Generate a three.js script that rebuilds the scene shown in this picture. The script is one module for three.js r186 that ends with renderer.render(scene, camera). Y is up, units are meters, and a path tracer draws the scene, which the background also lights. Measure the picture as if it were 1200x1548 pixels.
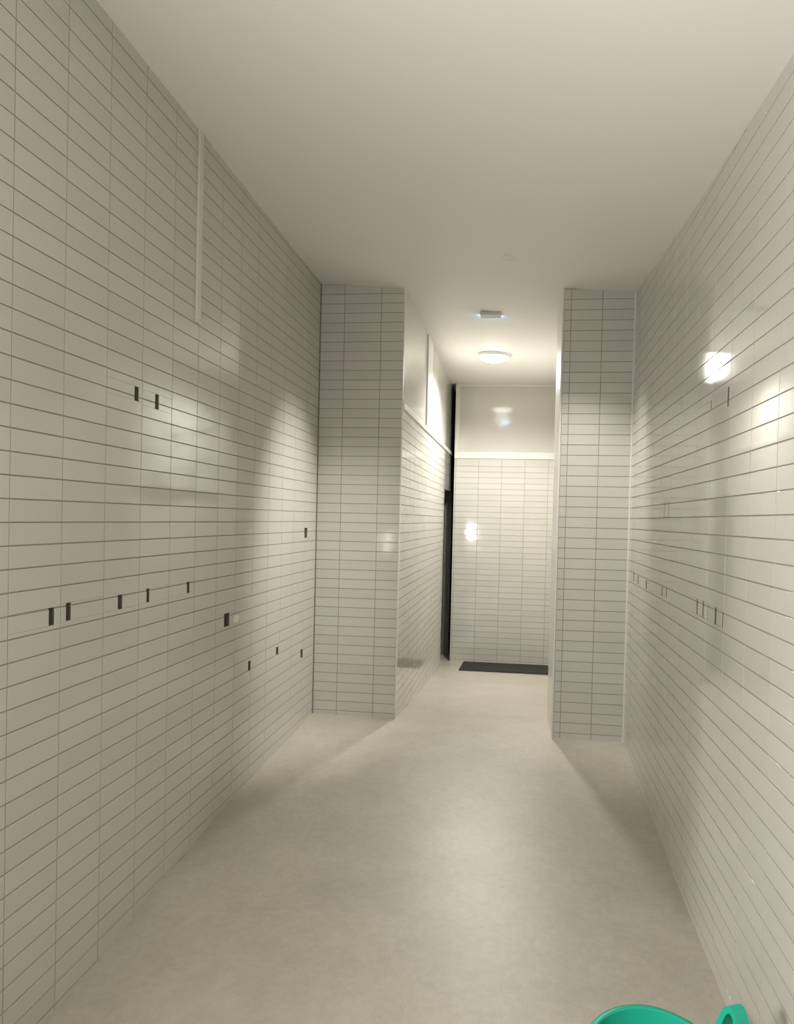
import * as THREE from 'three';
import { mergeGeometries } from 'three/addons/utils/BufferGeometryUtils.js';
import { RoundedBoxGeometry } from 'three/addons/geometries/RoundedBoxGeometry.js';
import { RectAreaLightUniformsLib } from 'three/addons/lights/RectAreaLightUniformsLib.js';
RectAreaLightUniformsLib.init();

// ------------------------------------------------------------------ camera, light, exposure
const scene = new THREE.Scene();
scene.background = new THREE.Color(0x000000);
const EYE = 1.5;                                   // heights below are measured from the lens (H), world y = H + EYE
const F = 1231, CX = 600, CY = 808;                // lens in photo pixels; the photo is cropped below its lens axis
const R = [[0.98874886, 0.02562446, -0.14737392], [0.02297189, -0.99954252, -0.01967317], [-0.14781062, 0.01606637, -0.98888518]];
const camera = new THREE.PerspectiveCamera(2 * Math.atan(CY / F) * 180 / Math.PI, 1200 / (2 * CY), 0.05, 60);
{
  const m = new THREE.Matrix4().makeBasis(
    new THREE.Vector3(R[0][0], R[1][0], R[2][0]),
    new THREE.Vector3(-R[0][1], -R[1][1], -R[2][1]),
    new THREE.Vector3(-R[0][2], -R[1][2], -R[2][2]));
  camera.quaternion.setFromRotationMatrix(m);
  camera.position.set(0, EYE, 0);
  camera.setViewOffset(1200, 2 * CY, 0, 0, 1200, 1548);
  camera.updateMatrixWorld(true); camera.updateProjectionMatrix();
}
const renderer = new THREE.WebGLRenderer();
renderer.toneMapping = THREE.LinearToneMapping;
renderer.toneMappingExposure = 1.0;
renderer.shadowMap.enabled = true;

// corridor lamp and unseen room lamps (fittings are built further down at the same spots)
const LAMP = { x: -0.27, z: -7.8 };                                  // round ceiling lamp of the corridor
const WORK = { x: -1.12, h: -0.30, z: -0.55 };                         // unseen lamp on a stand beside the lens, placed to light the right wall
const SPOT = { x: -0.08, z: -4.75 };                                 // unseen ceiling lamp, placed to light the corners by the piers
const LAMP_CD = 15, WORK_CD = 19.5, SPOT_CD = [21, 11];                    // candela straight ahead
const WARM = [1, .968, .915];

// ------------------------------------------------------------------ helpers
let seed = 7;
const rnd = () => { seed = (seed * 1664525 + 1013904223) >>> 0; return seed / 4294967296; };
const ray = (px, py) => { const c = [px - CX, py - CY, F]; return R.map(r => r[0] * c[0] + r[1] * c[1] + r[2] * c[2]); };
const onX = (px, py, X) => { const d = ray(px, py), k = X / d[0]; return { t: -d[2] * k, h: d[1] * k }; };   // hit on a side wall
const onH = (px, py, H) => { const d = ray(px, py), k = H / d[1]; return { x: d[0] * k, t: -d[2] * k }; };
const lerp = (a, b, k) => a + (b - a) * k;
const piece = (pts, v) => { for (let i = 1; i < pts.length; i++) if (v <= pts[i][0]) return lerp(pts[i - 1][1], pts[i][1], Math.max(0, (v - pts[i - 1][0]) / (pts[i][0] - pts[i - 1][0]))); return pts[pts.length - 1][1]; };

const used = {};
const numbered = n => { const k = used[n] = (used[n] ?? -1) + 1; return k ? `${n}_${String(k).padStart(3, '0')}` : n; };
const shade = o => { o.traverse(c => { if (c.isMesh) { c.castShadow = true; c.receiveShadow = true; } }); return o; };
function mesh(name, geometry, material, parent) { const m = new THREE.Mesh(geometry, material); m.name = name; m.castShadow = m.receiveShadow = true; parent.add(m); return m; }
function structure(name, label, category) { const g = new THREE.Group(); g.name = name; g.userData = { kind: 'structure', label, category }; scene.add(g); return g; }
function thing(name, label, category) { const g = new THREE.Group(); g.name = numbered(name); g.userData = { label, category }; scene.add(g); return g; }
function box(x0, x1, y0, y1, z0, z1) { const g = new THREE.BoxGeometry(x1 - x0, y1 - y0, z1 - z0); g.translate((x0 + x1) / 2, (y0 + y1) / 2, (z0 + z1) / 2); return g; }
const boxH = (x0, x1, h0, h1, z0, z1) => box(x0, x1, h0 + EYE, h1 + EYE, z0, z1);
function rbox(x0, x1, h0, h1, z0, z1, r) { const g = new RoundedBoxGeometry(x1 - x0, h1 - h0, z1 - z0, 2, r); g.translate((x0 + x1) / 2, (h0 + h1) / 2 + EYE, (z0 + z1) / 2); return g; }

// ------------------------------------------------------------------ materials
function noiseTexture(size, paint, srgb) {
  const data = new Uint8Array(size * size * 4);
  let s = 99; const r = () => { s = (s * 1664525 + 1013904223) >>> 0; return s / 4294967296; };
  const grids = [8, 32, 96].map(n => ({ n, v: Array.from({ length: n * n }, r) }));
  const val = (g, u, v) => { const x = u * g.n, y = v * g.n, i = Math.floor(x), j = Math.floor(y), a = x - i, b = y - j, sx = a * a * (3 - 2 * a), sy = b * b * (3 - 2 * b), q = (p, w) => g.v[(w % g.n) * g.n + (p % g.n)]; return lerp(lerp(q(i, j), q(i + 1, j), sx), lerp(q(i, j + 1), q(i + 1, j + 1), sx), sy); };
  for (let y = 0; y < size; y++) for (let x = 0; x < size; x++) {
    const u = x / size, v = y / size, c = paint(val(grids[0], u, v), val(grids[1], u, v), val(grids[2], u, v), r());
    const o = (y * size + x) * 4; for (let k = 0; k < 3; k++) data[o + k] = Math.max(0, Math.min(255, c[k])); data[o + 3] = 255;
  }
  const t = new THREE.DataTexture(data, size, size); t.wrapS = t.wrapT = THREE.RepeatWrapping; t.magFilter = THREE.LinearFilter; t.minFilter = THREE.LinearMipmapLinearFilter; t.generateMipmaps = true;
  if (srgb) t.colorSpace = THREE.SRGBColorSpace; t.needsUpdate = true; return t;
}
const lin = (r, g, b) => new THREE.Color().setRGB(r, g, b);
const std = (c, roughness, more = {}) => new THREE.MeshStandardMaterial({ color: c, roughness, ...more });
const floorMap = noiseTexture(1024, (a, b, c, d) => { const k = (a - .5) * 10 + (b - .5) * 6 + (c - .5) * 8 + (d - .5) * 18 + (d > .994 ? -22 : d < .006 ? 18 : 0); return [190 + k, 184 + k, 171 + k * .95]; }, true);
const floorBump = noiseTexture(512, (a, b, c, d) => { const k = 128 + (c - .5) * 60 + (d - .5) * 90; return [k, k, k]; });
const M = {
  tiles: [[.595, .578, .53], [.58, .565, .515], [.59, .577, .525], [.57, .557, .505]].map(c => new THREE.MeshPhysicalMaterial({ color: lin(...c), roughness: .07, ior: 1.52 })),
  grout: std(lin(.34, .31, .255), .95),
  ceiling: std(lin(.83, .81, .765), .55),
  paint: std(lin(.68, .66, .60), .6),
  floor: std(0xffffff, .42, { map: floorMap, bumpMap: floorBump, bumpScale: .0002 }),
  trim: std(lin(.74, .72, .66), .3),
  board: new THREE.MeshPhysicalMaterial({ color: lin(.62, .60, .54), roughness: .08, ior: 1.5 }),
  shadeLiner: std(lin(.17, .15, .12), .9),  // dark liner: shade inside the cutouts put into the colour
  masonry: std(lin(.42, .40, .36), .95),
  trunking: std(lin(.68, .66, .60), .35),
  doorGrey: std(lin(.3, .285, .25), .5),
  metal: std(lin(.55, .53, .48), .3, { metalness: 1 }),
  rubber: std(lin(.022, .021, .018), .8),
  green: new THREE.MeshPhysicalMaterial({ color: lin(.02, .47, .33), roughness: .38, ior: 1.46, side: THREE.DoubleSide }),
  lampBody: std(lin(.75, .74, .7), .4),
};

// ------------------------------------------------------------------ shape of the shell (H = height above the lens)
const XL = -1.4245, XR = 0.706, TL = 5.649, TR = 5.395, XC = -0.8245, XP = 0.25, T_END = 9.6, REAR = -2.6;
const floorL = [[-9, -1.62], [2.4, -1.60], [3.2, -1.53], [4.0, -1.455], [5.1, -1.425], [5.65, -1.405], [7.4, -1.54], [9.24, -1.657], [9.7, -1.68], [12, -1.7]];
const floorR = [[-9, -1.62], [2.0, -1.60], [2.82, -1.555], [3.74, -1.522], [5.1, -1.425], [5.45, -1.405], [7.4, -1.54], [9.24, -1.657], [9.7, -1.68], [12, -1.7]];
const ceilL = [[-9, 1.70], [2.5, 1.69], [5.65, 1.652], [9.6, 1.61], [12, 1.6]];
const ceilR = [[-9, 1.22], [2.37, 1.286], [3.77, 1.353], [5.42, 1.48], [9.6, 1.575], [12, 1.58]];
const across = (L, Rr, x, t) => lerp(piece(L, t), piece(Rr, t), (x - XL) / (XR - XL));
const floorH = (x, t) => across(floorL, floorR, x, t), ceilH = (x, t) => across(ceilL, ceilR, x, t);

function sheet(hOf, thick, x0, x1, t0, t1, nx, nt, upward) {          // a slab whose inner face follows hOf
  const pos = [], uv = [], idx = [];
  for (const side of [0, 1]) for (let j = 0; j <= nt; j++) for (let i = 0; i <= nx; i++) {
    const x = lerp(x0, x1, i / nx), t = lerp(t0, t1, j / nt);
    pos.push(x, EYE + hOf(x, t) + (side ? (upward ? -thick : thick) : 0), -t); uv.push(x / 2, t / 2);
  }
  const n = (nx + 1) * (nt + 1), q = (a, b, c, d, flip) => flip ? idx.push(a, c, b, a, d, c) : idx.push(a, b, c, a, c, d);
  const at = (i, j, s) => s * n + j * (nx + 1) + i;
  for (let j = 0; j < nt; j++) for (let i = 0; i < nx; i++) {
    q(at(i, j, 0), at(i + 1, j, 0), at(i + 1, j + 1, 0), at(i, j + 1, 0), !upward);
    q(at(i, j, 1), at(i + 1, j, 1), at(i + 1, j + 1, 1), at(i, j + 1, 1), upward);
  }
  for (let j = 0; j < nt; j++) { q(at(0, j, 0), at(0, j + 1, 0), at(0, j + 1, 1), at(0, j, 1), !upward); q(at(nx, j, 0), at(nx, j, 1), at(nx, j + 1, 1), at(nx, j + 1, 0), !upward); }
  for (let i = 0; i < nx; i++) { q(at(i, 0, 0), at(i, 0, 1), at(i + 1, 0, 1), at(i + 1, 0, 0), !upward); q(at(i, nt, 0), at(i + 1, nt, 0), at(i + 1, nt, 1), at(i, nt, 1), !upward); }
  const g = new THREE.BufferGeometry();
  g.setAttribute('position', new THREE.Float32BufferAttribute(pos, 3)); g.setAttribute('uv', new THREE.Float32BufferAttribute(uv, 2)); g.setIndex(idx); g.computeVertexNormals(); return g;
}
{
  const fl = mesh('floor', sheet(floorH, .25, -2.2, 1.7, REAR - .2, 11, 10, 80, true), M.floor, scene);
  fl.userData = { kind: 'structure', label: 'pale speckled beige floor falling gently from the piers', category: 'floor' };
  const ce = mesh('ceiling', sheet(ceilH, .4, -2.2, 1.7, REAR - .2, 11, 10, 80, false), M.ceiling, scene);
  ce.userData = { kind: 'structure', label: 'smooth white painted ceiling over room and corridor', category: 'ceiling' };
}

// ------------------------------------------------------------------ tiles
const ROW = .067, COL = .268, JOINT = .0036, THICK = .008;
const tileCache = new Map();
function tileGeometry(w, h) {                                        // chamfered slab, centre at the origin, back at z = 0
  const key = `${w.toFixed(4)}_${h.toFixed(4)}`; if (tileCache.has(key)) return tileCache.get(key);
  const a = w / 2, b = h / 2, c = Math.min(.0007, a * .3, b * .3), z1 = THICK, z0 = THICK - c;
  const ring = (x, y, z) => [[-x, -y, z], [x, -y, z], [x, y, z], [-x, y, z]];
  const side = [[0, -1, 0], [1, 0, 0], [0, 1, 0], [-1, 0, 0]], up = [0, 0, 1];
  const r0 = ring(a, b, 0), r1 = ring(a, b, z0), r2 = ring(a - c, b - c, z1), p = [], n = [];
  const quad = (A, B, C, D, lo, hi) => { p.push(...A, ...B, ...C, ...A, ...C, ...D); n.push(...lo, ...lo, ...hi, ...lo, ...hi, ...hi); };
  quad(...r2, up, up); for (let i = 0; i < 4; i++) { const j = (i + 1) % 4; quad(r1[i], r1[j], r2[j], r2[i], side[i], up); quad(r0[i], r0[j], r1[j], r1[i], side[i], side[i]); }   // rounded arris
  const g = new THREE.BufferGeometry(); g.setAttribute('position', new THREE.Float32BufferAttribute(p, 3)); g.setAttribute('normal', new THREE.Float32BufferAttribute(n, 3)); tileCache.set(key, g); return g;
}
const cutRect = (rects, hole) => rects.flatMap(r => {                 // rect [u0,u1,v0,v1] minus hole
  if (hole[0] >= r[1] || hole[1] <= r[0] || hole[2] >= r[3] || hole[3] <= r[2]) return [r];
  const o = [], v0 = Math.max(r[2], hole[2]), v1 = Math.min(r[3], hole[3]);
  if (hole[2] > r[2]) o.push([r[0], r[1], r[2], hole[2]]);
  if (hole[3] < r[3]) o.push([r[0], r[1], hole[3], r[3]]);
  if (hole[0] > r[0]) o.push([r[0], hole[0], v0, v1]);
  if (hole[1] < r[1]) o.push([hole[1], r[1], v0, v1]);
  return o.filter(q => q[1] - q[0] > .002 && q[3] - q[2] > .002);
});
const tmpV = new THREE.Vector3();
// frame: origin(u, v) -> world position; turn about y. joints: list of u limits, rows: list of v limits
function tileField(parent, { at, turn, us, vs, holes = [], keep = () => true, limit = 300, tilt = .0035, wobble = .0005 }) {
  const all = [];
  for (let i = 0; i + 1 < us.length; i++) for (let j = 0; j + 1 < vs.length; j++) {
    const r = [us[i] + JOINT / 2, us[i + 1] - JOINT / 2, vs[j] + JOINT / 2, vs[j + 1] - JOINT / 2];
    if (r[1] - r[0] < .004 || r[3] - r[2] < .004 || !keep(r)) continue;
    let rects = [r]; for (const h of holes) rects = cutRect(rects, h);
    if (!rects.length) continue;
    let area = 0, xs = [], ys = [], ok = true;
    for (const [u, v] of [[r[0], r[2]], [r[1], r[2]], [r[1], r[3]], [r[0], r[3]]]) {
      const w = at(u, v); tmpV.copy(w).applyMatrix4(camera.matrixWorldInverse); if (tmpV.z > -.1) ok = false;
      tmpV.copy(w).project(camera); xs.push(Math.max(-1, Math.min(1, tmpV.x))); ys.push(Math.max(-1, Math.min(1, tmpV.y)));
    }
    if (ok) area = Math.abs(xs.reduce((s, x, k) => s + x * ys[(k + 1) % 4] - xs[(k + 1) % 4] * ys[k], 0));
    const cu = (r[0] + r[1]) / 2, cv = (r[2] + r[3]) / 2;
    let g;
    if (rects.length === 1 && rects[0] === r) g = tileGeometry(r[1] - r[0], r[3] - r[2]);
    else g = mergeGeometries(rects.map(q => tileGeometry(q[1] - q[0], q[3] - q[2]).clone().translate((q[0] + q[1]) / 2 - cu, (q[2] + q[3]) / 2 - cv, 0)));
    const m = new THREE.Mesh(g, M.tiles[Math.floor(rnd() * 4)]);
    m.position.copy(at(cu, cv)); m.rotation.order = 'YXZ';
    m.rotation.set((rnd() - .5) * 2 * tilt, turn + (rnd() - .5) * tilt, 0);
    const off = (rnd() - .5) * wobble; m.position.x += Math.sin(turn) * off; m.position.z += Math.cos(turn) * off;
    all.push({ m, area });
  }
  all.sort((a, b) => b.area - a.area);
  const rest = [];
  all.forEach(({ m, area }, k) => {
    if (k < limit && area > 0) { m.name = k ? `tile_${String(k).padStart(3, '0')}` : 'tile'; m.castShadow = m.receiveShadow = true; parent.add(m); }
    else { m.updateMatrix(); rest.push(m.geometry.clone().applyMatrix4(m.matrix)); }
  });
  if (rest.length) { const s = mesh('tiles', mergeGeometries(rest), M.tiles[0], parent); s.userData = { kind: 'stuff', label: 'remaining glossy white wall tiles' }; }
}
const steps = (from, to, phase, step, ends = true) => {              // joints phase + k * step between from and to
  const o = ends ? [from] : []; for (let k = Math.ceil((from - phase) / step - 1e-6); phase + k * step < to; k++) { const v = phase + k * step; if (v > from + .003 && v < to - .003) o.push(v); }
  if (ends) o.push(to); return o;
};
// side wall with slots cut into it. sgn = +1: wall on the left, facing +x
function slotRects(list, X) {
  return list.map(([x, y, w, h]) => {
    const a = onX(x - w / 2, y, X), b = onX(x + w / 2, y, X), c = onX(x, y - h / 2, X), d = onX(x, y + h / 2, X);
    return { t0: Math.min(a.t, b.t), t1: Math.max(a.t, b.t), h0: d.h, h1: c.h };
  });
}
function backing(parent, X, out, t0, t1, h0, h1, slots, material) {   // 6 cm screed behind the tiles, with the slots cut through
  const s = new THREE.Shape([[-t1, h0], [-t0, h0], [-t0, h1], [-t1, h1]].map(p => new THREE.Vector2(...p)));
  for (const k of slots) s.holes.push(new THREE.Path([[-k.t1, k.h0], [-k.t1, k.h1], [-k.t0, k.h1], [-k.t0, k.h0]].map(p => new THREE.Vector2(...p))));
  const g = new THREE.ExtrudeGeometry(s, { depth: .06, bevelEnabled: false });   // x = z world, y = h, z = depth
  const p = g.attributes.position; for (let i = 0; i < p.count; i++) { const z = p.getX(i), h = p.getY(i), d = p.getZ(i); p.setXYZ(i, X + (out > 0 ? -d : d), h + EYE, z); }
  if (out > 0) { const ix = g.index; if (!ix) { for (let i = 0; i < p.count; i += 3) { const a = [p.getX(i + 1), p.getY(i + 1), p.getZ(i + 1)]; p.setXYZ(i + 1, p.getX(i + 2), p.getY(i + 2), p.getZ(i + 2)); p.setXYZ(i + 2, ...a); } } }
  g.computeVertexNormals(); mesh('grout_bed', g, material, parent);
}
function recesses(parent, X, out, slots) {
  for (const k of slots) {
    const x0 = X - out * .0005, x1 = X - out * .128, e = .0012;      // thin box sunk deep behind the slot, coloured dark for shade
    const L = Math.min(x0, x1), U = Math.max(x0, x1), back = out > 0 ? [x1, x1 + .002] : [x1 - .002, x1];
    mesh('socket_recess', mergeGeometries([boxH(L, U, k.h0, k.h0 + e, -k.t1, -k.t0), boxH(L, U, k.h1 - e, k.h1, -k.t1, -k.t0), boxH(L, U, k.h0 + e, k.h1 - e, -k.t1, -k.t1 + e), boxH(L, U, k.h0 + e, k.h1 - e, -k.t0 - e, -k.t0), boxH(...back, k.h0 + e, k.h1 - e, -k.t1 + e, -k.t0 - e)]), M.shadeLiner, parent);
  }
}
const FACE = THICK - .0055;                                           // the joints lie a little behind the tile faces

// left wall
{
  const w = structure('wall_left', 'long wall of glossy white stacked tiles with dark socket cutouts', 'wall');
  const slots = slotRects([[207, 595.5, 7, 22], [237.5, 607.5, 6, 23], [78.5, 932, 9.5, 27], [104, 924.5, 8.5, 27], [182, 910, 7.5, 22], [224, 900, 5, 21], [284.8, 888, 4.5, 17], [343, 937, 8.5, 20], [377, 1006.5, 4, 15], [419, 984, 3.4, 12], [456, 988, 3.4, 13], [462.5, 805.5, 4.4, 15]], XL);
  backing(w, XL - FACE, 1, REAR, 10.9, -2.1, 2.1, slots, M.grout);
  recesses(w, XL - FACE, 1, slots);
  mesh('masonry', boxH(XL - FACE - .33, XL - FACE - .13, -2.1, 2.1, -10.9, -REAR), M.masonry, w);
  // u runs towards the corridor
  tileField(w, { at: (u, v) => new THREE.Vector3(XL - THICK, v + EYE, -u), turn: Math.PI / 2, us: steps(REAR, TL - .004, 7.9 * COL, COL), vs: steps(-1.8, 1.9, .46 * ROW, ROW, false), holes: slots.map(k => [k.t0, k.t1, k.h0, k.h1]), keep: r => r[2] < ceilH(XL, (r[0] + r[1]) / 2) + .03 && r[3] > floorH(XL, (r[0] + r[1]) / 2) - .03 });
}
// right wall
{
  const w = structure('wall_right', 'long wall of glossy white stacked tiles with narrow slots at hip height', 'wall');
  const slots = slotRects([[1100, 600, 3.4, 29], [1074.5, 612, 2, 12], [957.6, 873, 1.5, 13], [964.2, 877, 1.5, 13], [976.6, 884, 1.7, 14], [1000.6, 893.5, 1.7, 15], [1006.8, 895.5, 1.7, 14], [1053, 917, 2.6, 24], [1062, 921.5, 2.8, 25], [1069, 925, 1.6, 24], [1080.5, 931, 4, 26], [1091.5, 937, 2.6, 23], [1004, 771, 1, 22], [1010.4, 770.5, 1, 22]], XR);
  backing(w, XR + FACE, -1, REAR, 10.9, -2.1, 2.1, slots, M.grout);
  recesses(w, XR + FACE, -1, slots);
  mesh('masonry', boxH(XR + FACE + .13, XR + FACE + .33, -2.1, 2.1, -10.9, -REAR), M.masonry, w);
  tileField(w, { at: (u, v) => new THREE.Vector3(XR + THICK, v + EYE, u), turn: -Math.PI / 2, us: steps(-TR + .004, -REAR, -8.95 * COL, COL), vs: steps(-1.8, 1.8, .5 * ROW, ROW, false), holes: slots.map(k => [-k.t1, -k.t0, k.h0, k.h1]), keep: r => r[2] < ceilH(XR, -(r[0] + r[1]) / 2) + .03 && r[3] > floorH(XR, -(r[0] + r[1]) / 2) - .03 });
}
// piers that narrow the room to the corridor
{
  const w = structure('wall_pier_left', 'shaded tiled pier left of the corridor opening', 'wall');
  mesh('grout_bed', boxH(XL, XC - .012, -1.9, 1.9, -TL - .3, -TL - FACE + THICK - .008), M.grout, w);
  tileField(w, { at: (u, v) => new THREE.Vector3(u, v + EYE, -TL - THICK), turn: 0, us: [XL + .003, -1.25, -.988, XC - .004], vs: steps(-1.6, 1.8, .46 * ROW, ROW, false), keep: r => r[2] < 1.66 && r[3] > -1.43 });
  mesh('corner_trim', rbox(XC - .006, XC + .003, -1.45, 1.75, -TL - .012, -TL + .002, .002), M.trim, w);
}
{
  const w = structure('wall_pier_right', 'shaded tiled pier right of the corridor opening with white side', 'wall');
  mesh('grout_bed', boxH(XP + .006, XR + .004, -1.9, 1.8, -TR - .75, -TR - FACE + THICK - .008), M.grout, w);
  tileField(w, { at: (u, v) => new THREE.Vector3(u, v + EYE, -TR - THICK), turn: 0, us: [XP + .006, .301, .498, XR - .002], vs: steps(-1.6, 1.7, .5 * ROW, ROW, false), keep: r => r[2] < 1.55 && r[3] > -1.43 });
  mesh('side_panel', boxH(XP - .004, XP + .006, -1.75, 1.8, -TR - .75, -TR - .012), M.trim, w);
  mesh('corner_trim', rbox(XP - .006, XP + .006, -1.45, 1.75, -TR - .014, -TR + .002, .002), M.trim, w);
  mesh('silicone_joint', rbox(XR - .010, XR + .002, -1.45, 1.75, -TR - .004, -TR + .008, .004), M.trim, w);
}
// corridor wall on the left: tiles below a white ledge, glossy boards above, a door recess near its end
const BAND = .787, DOOR0 = 9.05, DOOR1 = 10.1, DOORTOP = .344;
{
  const w = structure('wall_corridor', 'bright corridor wall, tiled below a white ledge with glossy boards above', 'wall');
  mesh('grout_bed', mergeGeometries([boxH(XC - .15, XC - .0035, -2.1, 1.95, -DOOR0, -TL - .013), boxH(XC - .15, XC - .0035, DOORTOP, 1.95, -DOOR1, -DOOR0), boxH(XC - .15, XC - .0035, -2.1, 1.95, -10.9, -DOOR1)]), M.grout, w);
  tileField(w, { at: (u, v) => new THREE.Vector3(XC - THICK, v + EYE, -u), turn: Math.PI / 2, us: steps(TL + .002, T_END + .3, 7.9 * COL, COL), vs: [...steps(-1.8, BAND - .02, .46 * ROW, ROW, false), BAND - .018], holes: [[DOOR0, DOOR1, -2, DOORTOP]], keep: r => r[3] > floorH(XC, (r[0] + r[1]) / 2) - .03 });
  mesh('ledge', rbox(XC - .01, XC + .014, BAND - .018, BAND + .022, -T_END - .3, -TL - .004, .004), M.trim, w);
  mesh('upper_board', boxH(XC - .006, XC + .001, BAND + .022, 1.85, -7.06, -TL - .006), M.board, w);
  mesh('board_post', rbox(XC - .006, XC + .016, BAND + .022, 1.85, -7.42, -7.06, .004), M.trim, w);
  mesh('upper_board', boxH(XC - .006, XC + .001, BAND + .022, 1.85, -T_END - .3, -7.42), M.board, w);
  const d = structure('door_1', 'grey door deep in a recess beside the tiled end wall', 'door');
  mesh('leaf', rbox(XC - .13, XC - .085, -1.69, DOORTOP + .004, -DOOR1 + .002, -DOOR0 - .06, .004), M.doorGrey, d);
  mesh('frame', mergeGeometries([boxH(XC - .148, XC - .06, -1.69, DOORTOP, -DOOR0 - .055, -DOOR0 - .002)]), M.doorGrey, d);
  const hd = mesh('handle', mergeGeometries([new THREE.CylinderGeometry(.012, .012, .05, 12).toNonIndexed().rotateZ(Math.PI / 2).translate(XC - .062, EYE - .62, -DOOR0 - .16), rbox(XC - .048, XC - .032, -.63, -.61, -DOOR0 - .27, -DOOR0 - .145, .006)]), M.metal, d); hd.userData.label = 'small metal lever handle';
}
// end wall of the corridor
{
  const w = structure('wall_end', 'tall end wall with a glossy board over rows of white tiles', 'wall');
  const x0 = -.768, x1 = .68, z = -T_END;
  mesh('grout_bed', boxH(x0 + .004, x1, -1.9, 1.9, z - .12, z - FACE), M.grout, w);
  tileField(w, { at: (u, v) => new THREE.Vector3(u, v + EYE, z - THICK), turn: 0, us: steps(x0, x1, -.48, COL), vs: [...steps(-1.75, .70, .46 * ROW, ROW, false), .722], keep: r => r[3] > -1.71, tilt: .006 });
  mesh('upper_board', boxH(x0 + .05, .385, .802, 1.565, z - .01, z + .002), M.board, w);
  mesh('middle_rail', rbox(x0, x1, .722, .802, z - .01, z + .012, .004), M.trim, w);
  mesh('top_rail', rbox(x0, x1, 1.565, 1.70, z - .01, z + .012, .004), M.trim, w);
  mesh('side_rail', rbox(x0, x0 + .05, .802, 1.565, z - .01, z + .012, .004), M.trim, w);
  mesh('side_rail', rbox(.385, .43, -1.72, 1.565, z - .01, z + .014, .004), M.trim, w);
}
// parts of the shell that close the place: corridor right side, void behind the end wall, rear wall
{
  const a = structure('wall_void', 'bare masonry in the narrow gap beside the tiled end wall', 'wall');
  mesh('masonry', boxH(-2, 1.5, -2.1, 2.1, -11, -10.85), M.masonry, a);
  const c = structure('wall_corridor_right', 'unseen white corridor wall behind the right pier, brightens the wall opposite', 'wall');
  mesh('plaster', boxH(XR - .02, XR + .002, -2.1, 2.1, -10.8, -TR - .751), M.trim, c);  // out of view; white to brighten the corridor wall opposite
  const b = structure('wall_rear', 'plain painted wall closing the room behind the viewer', 'wall');
  mesh('plaster', boxH(-2, 1.5, -2.1, 2.1, -REAR, -REAR + .2), M.paint, b);
}
// ------------------------------------------------------------------ lamps
function roundLamp(x, z, cd, label) {
  const h = ceilH(x, -z), g = thing('ceiling_lamp', label, 'lamp');
  g.position.set(x, h + EYE, z);
  const pts = [[0, 0], [.15, 0], [.152, -.006], [.15, -.024], [.138, -.03]].map(p => new THREE.Vector2(...p));
  mesh('base_ring', new THREE.LatheGeometry(pts, 48), M.lampBody, g);
  const dome = []; for (let i = 0; i <= 10; i++) { const a = i / 10 * Math.PI / 2; dome.push(new THREE.Vector2(.136 * Math.cos(a), -.024 - .052 * Math.sin(a))); }
  const glow = mesh('diffuser', new THREE.LatheGeometry(dome, 48), std(0xffffff, .5, { emissive: lin(...WARM), emissiveIntensity: 14 }), g); glow.userData.label = 'glowing white dome';
  const l = new THREE.SpotLight(lin(...WARM), cd, 0, 1.47, .3, 2); l.position.set(0, -.165, 0); l.target.position.set(0, -2, 0); l.target.name = 'aim_point'; l.castShadow = true; l.shadow.radius = 5; l.shadow.bias = -.001; l.name = 'lamp_light'; g.add(l, l.target);
  return g;
}
roundLamp(LAMP.x, LAMP.z, LAMP_CD, 'lit round dome lamp on the corridor ceiling');
{
  const g = thing('unseen_side_lamp', 'unseen tripod lamp out of view on the left, placed to light the right wall and ceiling', 'lamp');  // out of view beside the lens; lights the right wall and ceiling
  const by = floorH(WORK.x, -WORK.z) - WORK.h;                        // floor below the lamp head
  g.position.set(WORK.x, WORK.h + EYE, WORK.z); g.rotation.y = Math.PI / 2 + .35;   // +z of the lamp faces the far side of the room
  const head = new THREE.Group(); head.name = 'head'; head.rotation.x = -.14; g.add(head);
  mesh('housing', new RoundedBoxGeometry(.46, .34, .05, 3, .015).translate(0, 0, -.035), M.doorGrey, head);
  mesh('lens', new RoundedBoxGeometry(.42, .30, .008, 2, .003).translate(0, 0, -.006), std(0xffffff, .4, { emissive: lin(...WARM), emissiveIntensity: 6 }), head);
  mesh('pole', new THREE.CylinderGeometry(.014, .014, -by - .2, 16).translate(0, (by - .2) / 2 + .02, -.07), M.metal, g);
  for (let k = 0; k < 3; k++) { const a = k * Math.PI * 2 / 3 + .5, leg = new THREE.TubeGeometry(new THREE.LineCurve3(new THREE.Vector3(0, by + .5, -.07), new THREE.Vector3(Math.cos(a) * .24, by + .012, -.07 + Math.sin(a) * .24)), 1, .011, 10); mesh('leg', leg, M.metal, g); }
  const l = new THREE.RectAreaLight(lin(...WARM), WORK_CD / (.42 * .30), .42, .30); l.rotation.y = Math.PI; l.position.z = .004; head.add(l);
}
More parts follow.
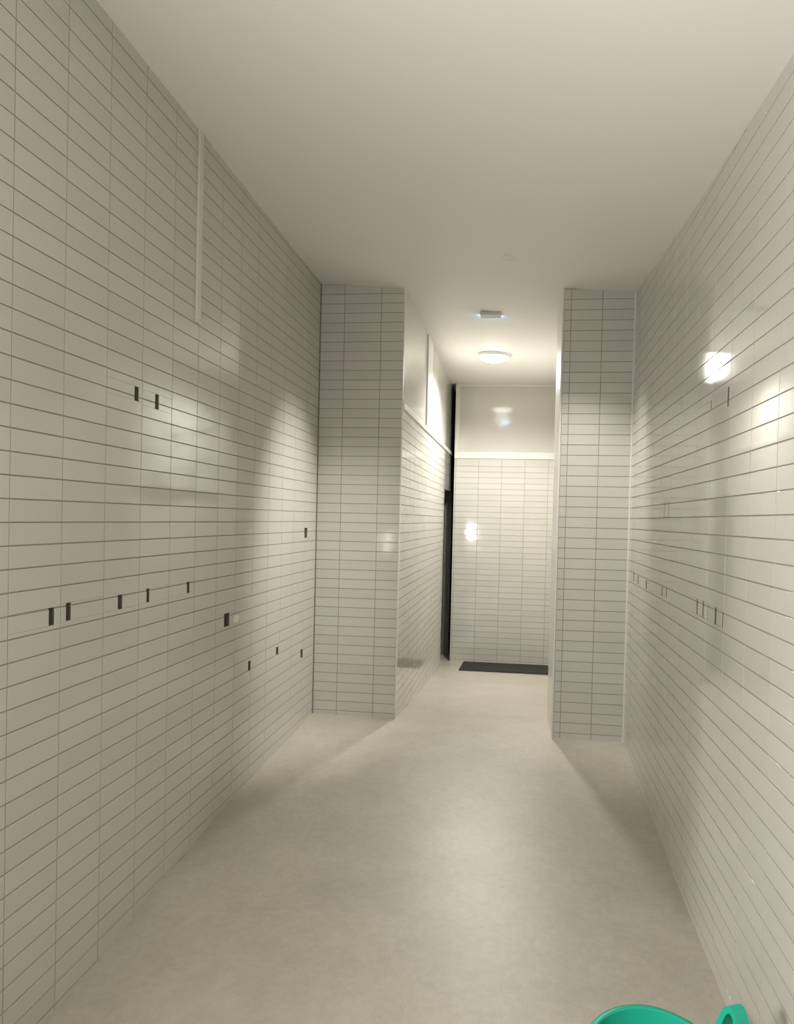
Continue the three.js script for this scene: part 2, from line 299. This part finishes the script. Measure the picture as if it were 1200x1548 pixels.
{
  const g = thing('unseen_downlight', 'unseen small round lamp flush in the ceiling, placed to light the corners by the piers', 'lamp'), h = ceilH(SPOT.x, -SPOT.z);  // unseen fitting, placed to cast the arched light edge at the piers
  g.position.set(SPOT.x, h + EYE, SPOT.z);
  mesh('trim_ring', new THREE.LatheGeometry([[.034, .002], [.034, -.003], [.046, -.003], [.048, .002]].map(p => new THREE.Vector2(...p)), 40), M.ceiling, g);
  mesh('lens', new THREE.CylinderGeometry(.0338, .0338, .003, 32).translate(0, -.0005, 0), std(lin(.6, .58, .52), .3, { emissive: lin(...WARM), emissiveIntensity: .06 }), g);
  for (const [k, x, aimH, z] of [[0, XL, -.35, -5.1], [1, XR, -.35, -5.3]]) {      // unseen beams aimed to light the corners on either side
    const l = new THREE.SpotLight(lin(...WARM), SPOT_CD[k], 0, .47, .8, 2); l.position.set(SPOT.x, h + EYE - .012, SPOT.z); l.target.position.set(x, aimH + EYE, z); l.target.name = 'aim_point'; l.castShadow = true; l.shadow.radius = 1.5; l.name = 'unseen_downlight_beam'; scene.add(l, l.target);
  }
}
// small box on the corridor ceiling; unseen lit far side glints in the end board
{
  const c = onH(742, 474, 1.56), h = ceilH(c.x, c.t), g = thing('ceiling_sign', 'small grey box on the corridor ceiling in front of the round lamp', 'sign');
  g.position.set(c.x, h + EYE, -c.t);
  mesh('housing', new RoundedBoxGeometry(.155, .028, .12, 2, .006).translate(0, -.012, 0), std(lin(.62, .60, .54), .5), g);
  const f = mesh('unseen_lit_face', new RoundedBoxGeometry(.14, .022, .004, 1, .001).translate(0, -.013, -.061), std(lin(.5, .7, .85), .4, { emissive: lin(.2, .55, 1), emissiveIntensity: 60 }), g); f.userData.label = 'unseen pale blue lit face, mirrored in the end board';
}
// ------------------------------------------------------------------ things in the room
{
  const a = onX(297, 485, XL), g = thing('cable_trunking', 'pale vertical cable trunking dropping from the ceiling on the tiled wall', 'trunking');
  const hTop = ceilH(XL, a.t) + .02;
  mesh('cover', rbox(XL, XL + .012, a.h, hTop, -a.t - .022, -a.t + .022, .003), M.trunking, g);
  mesh('end_cap', rbox(XL, XL + .014, a.h - .012, a.h, -a.t - .024, -a.t + .024, .003), M.trunking, g);
}
{
  const c = onX(357, 935.5, XL), g = thing('filler_patch', 'round dab of white filler beside a socket cutout', 'filler');
  mesh('dab', new THREE.SphereGeometry(1, 20, 12).scale(.0025, .022, .045).translate(XL + .0005, c.h + EYE, -c.t), M.trim, g);
}
{
  const x0 = -.60, x1 = .375, t0 = 8.78, t1 = 9.57, g = thing('floor_mat', 'flat dark mat lying on the floor against the end wall', 'mat');
  mesh('mat', sheet((x, t) => floorH(x, t) + .012, .014, x0, x1, t0, t1, 2, 8, true), M.rubber, g);
}
{
  const g = thing('flexible_tub', 'bright green plastic tub with a loop handle by the tiled wall', 'tub');
  const RIMH = -1.26, top = onH(990, 1531, RIMH), rad = .185, cx = top.x, ct = top.t - rad;
  const base = floorH(cx, ct) - RIMH;                                 // negative height of the floor under the rim
  g.position.set(cx, RIMH + EYE, -ct);
  const rimAt = th => .012 * Math.cos(2 * (th - 2.0)) - .022 * Math.max(0, Math.cos(th - .35)) ** 3;      // th = 0 points right, pi/2 away from the lens
  const P = (th, k, inner) => { const r = lerp(.135, rad, Math.pow(k, .8)) - (inner ? .006 : 0), y = lerp(base + (inner ? .008 : .001), rimAt(th), k); return [r * Math.cos(th), y, -r * Math.sin(th)]; };
  const pos = [], idx = [], NT = 72, ks = [0, .15, .3, .45, .6, .75, .9, 1];
  const prof = th => [[0, base + .001, 0], ...ks.map(k => P(th, k, false)), (p => [p[0] * 1.05, p[1] + .004, p[2] * 1.05])(P(th, 1, false)), (p => [p[0] * 1.0, p[1] + .008, p[2] * 1.0])(P(th, 1, true)), ...[...ks].reverse().map(k => P(th, k, true)), [0, base + .008, 0]];
  const np = prof(0).length; for (let i = 0; i <= NT; i++) for (const p of prof(i / NT * Math.PI * 2)) pos.push(...p);
  for (let i = 0; i < NT; i++) for (let j = 0; j + 1 < np; j++) { const a = i * np + j, b = a + np; idx.push(a, b, b + 1, a, b + 1, a + 1); }
  const bg = new THREE.BufferGeometry(); bg.setAttribute('position', new THREE.Float32BufferAttribute(pos, 3)); bg.setIndex(idx); bg.computeVertexNormals();
  mesh('bucket', bg, M.green, g);
  for (const [th, lean] of [[.5, .012], [.5 + Math.PI, .012]]) {      // strap handles standing on the rim
    const n = 28, hp = [], hi = [], wid = .06, thk = .017;
    const T = new THREE.Vector3(-Math.sin(th), 0, -Math.cos(th)), O = new THREE.Vector3(Math.cos(th), 0, -Math.sin(th));
    for (let i = 0; i <= n; i++) {
      const a = Math.PI * i / n, c = new THREE.Vector3().addScaledVector(O, rad + lean * Math.sin(a)).addScaledVector(T, .038 * Math.cos(a)); c.y = rimAt(th) - .012 + .128 * Math.sin(a);
      const nr = new THREE.Vector3().addScaledVector(T, Math.cos(a)); nr.y = Math.sin(a); nr.normalize();
      for (const [s, q] of [[-1, -1], [1, -1], [1, 1], [-1, 1]]) { const v = c.clone().addScaledVector(O, s * wid / 2 * .6).addScaledVector(nr, q * thk / 2); hp.push(v.x, v.y, v.z); }
    }
    for (let i = 0; i < n; i++) for (let k = 0; k < 4; k++) { const a = i * 4 + k, b = i * 4 + (k + 1) % 4; hi.push(a, b, b + 4, a, b + 4, a + 4); }
    let hg = new THREE.BufferGeometry(); hg.setAttribute('position', new THREE.Float32BufferAttribute(hp, 3)); hg.setIndex(hi); hg = hg.toNonIndexed(); hg.computeVertexNormals();
    mesh('handle', hg, M.green, g);
  }
}
{
  // unseen creased sheeting behind the right pier, placed for its reflection in the long wall
  const g = thing('unseen_plastic_sheet', 'unseen creased white plastic sheeting behind the pier, placed to mirror in the long wall', 'sheeting');
  const nu = 60, nv = 40, pos = [], idx = [], hills = Array.from({ length: 46 }, () => [rnd(), rnd(), rnd() * Math.PI, 6 + rnd() * 16, (rnd() - .5) * .05]);
  for (let side = 0; side < 2; side++) for (let j = 0; j <= nv; j++) for (let i = 0; i <= nu; i++) {
    const u = i / nu, v = j / nv; let d = .055;
    for (const [a, b, th, f, amp] of hills) { const x = (u - a) * 2.4, y = (v - b) * 1.2, p = x * Math.cos(th) + y * Math.sin(th); d += amp * Math.exp(-(x * x + y * y) * 3) * (1 - Math.abs((p * f * .35) % 2 - 1) * 1.4); }
    pos.push(XR - .06 - Math.max(.006, d) + side * .002, EYE + lerp(.25, 1.4, v), -lerp(6.3, 9.2, u));
  }
  const n = (nu + 1) * (nv + 1);
  for (let side = 0; side < 2; side++) for (let j = 0; j < nv; j++) for (let i = 0; i < nu; i++) { const a = side * n + j * (nu + 1) + i, b = a + nu + 1; side ? idx.push(a, a + 1, b + 1, a, b + 1, b) : idx.push(a, b + 1, a + 1, a, b, b + 1); }
  const q = new THREE.BufferGeometry(); q.setAttribute('position', new THREE.Float32BufferAttribute(pos, 3)); q.setIndex(idx); q.computeVertexNormals();
  mesh('sheet', q, new THREE.MeshPhysicalMaterial({ color: lin(.7, .7, .67), roughness: .15, side: THREE.DoubleSide }), g);
  mesh('batten', rbox(XR - .075, XR - .045, 1.38, 1.43, -9.22, -6.28, .004), M.trim, g);
}
renderer.render(scene, camera);
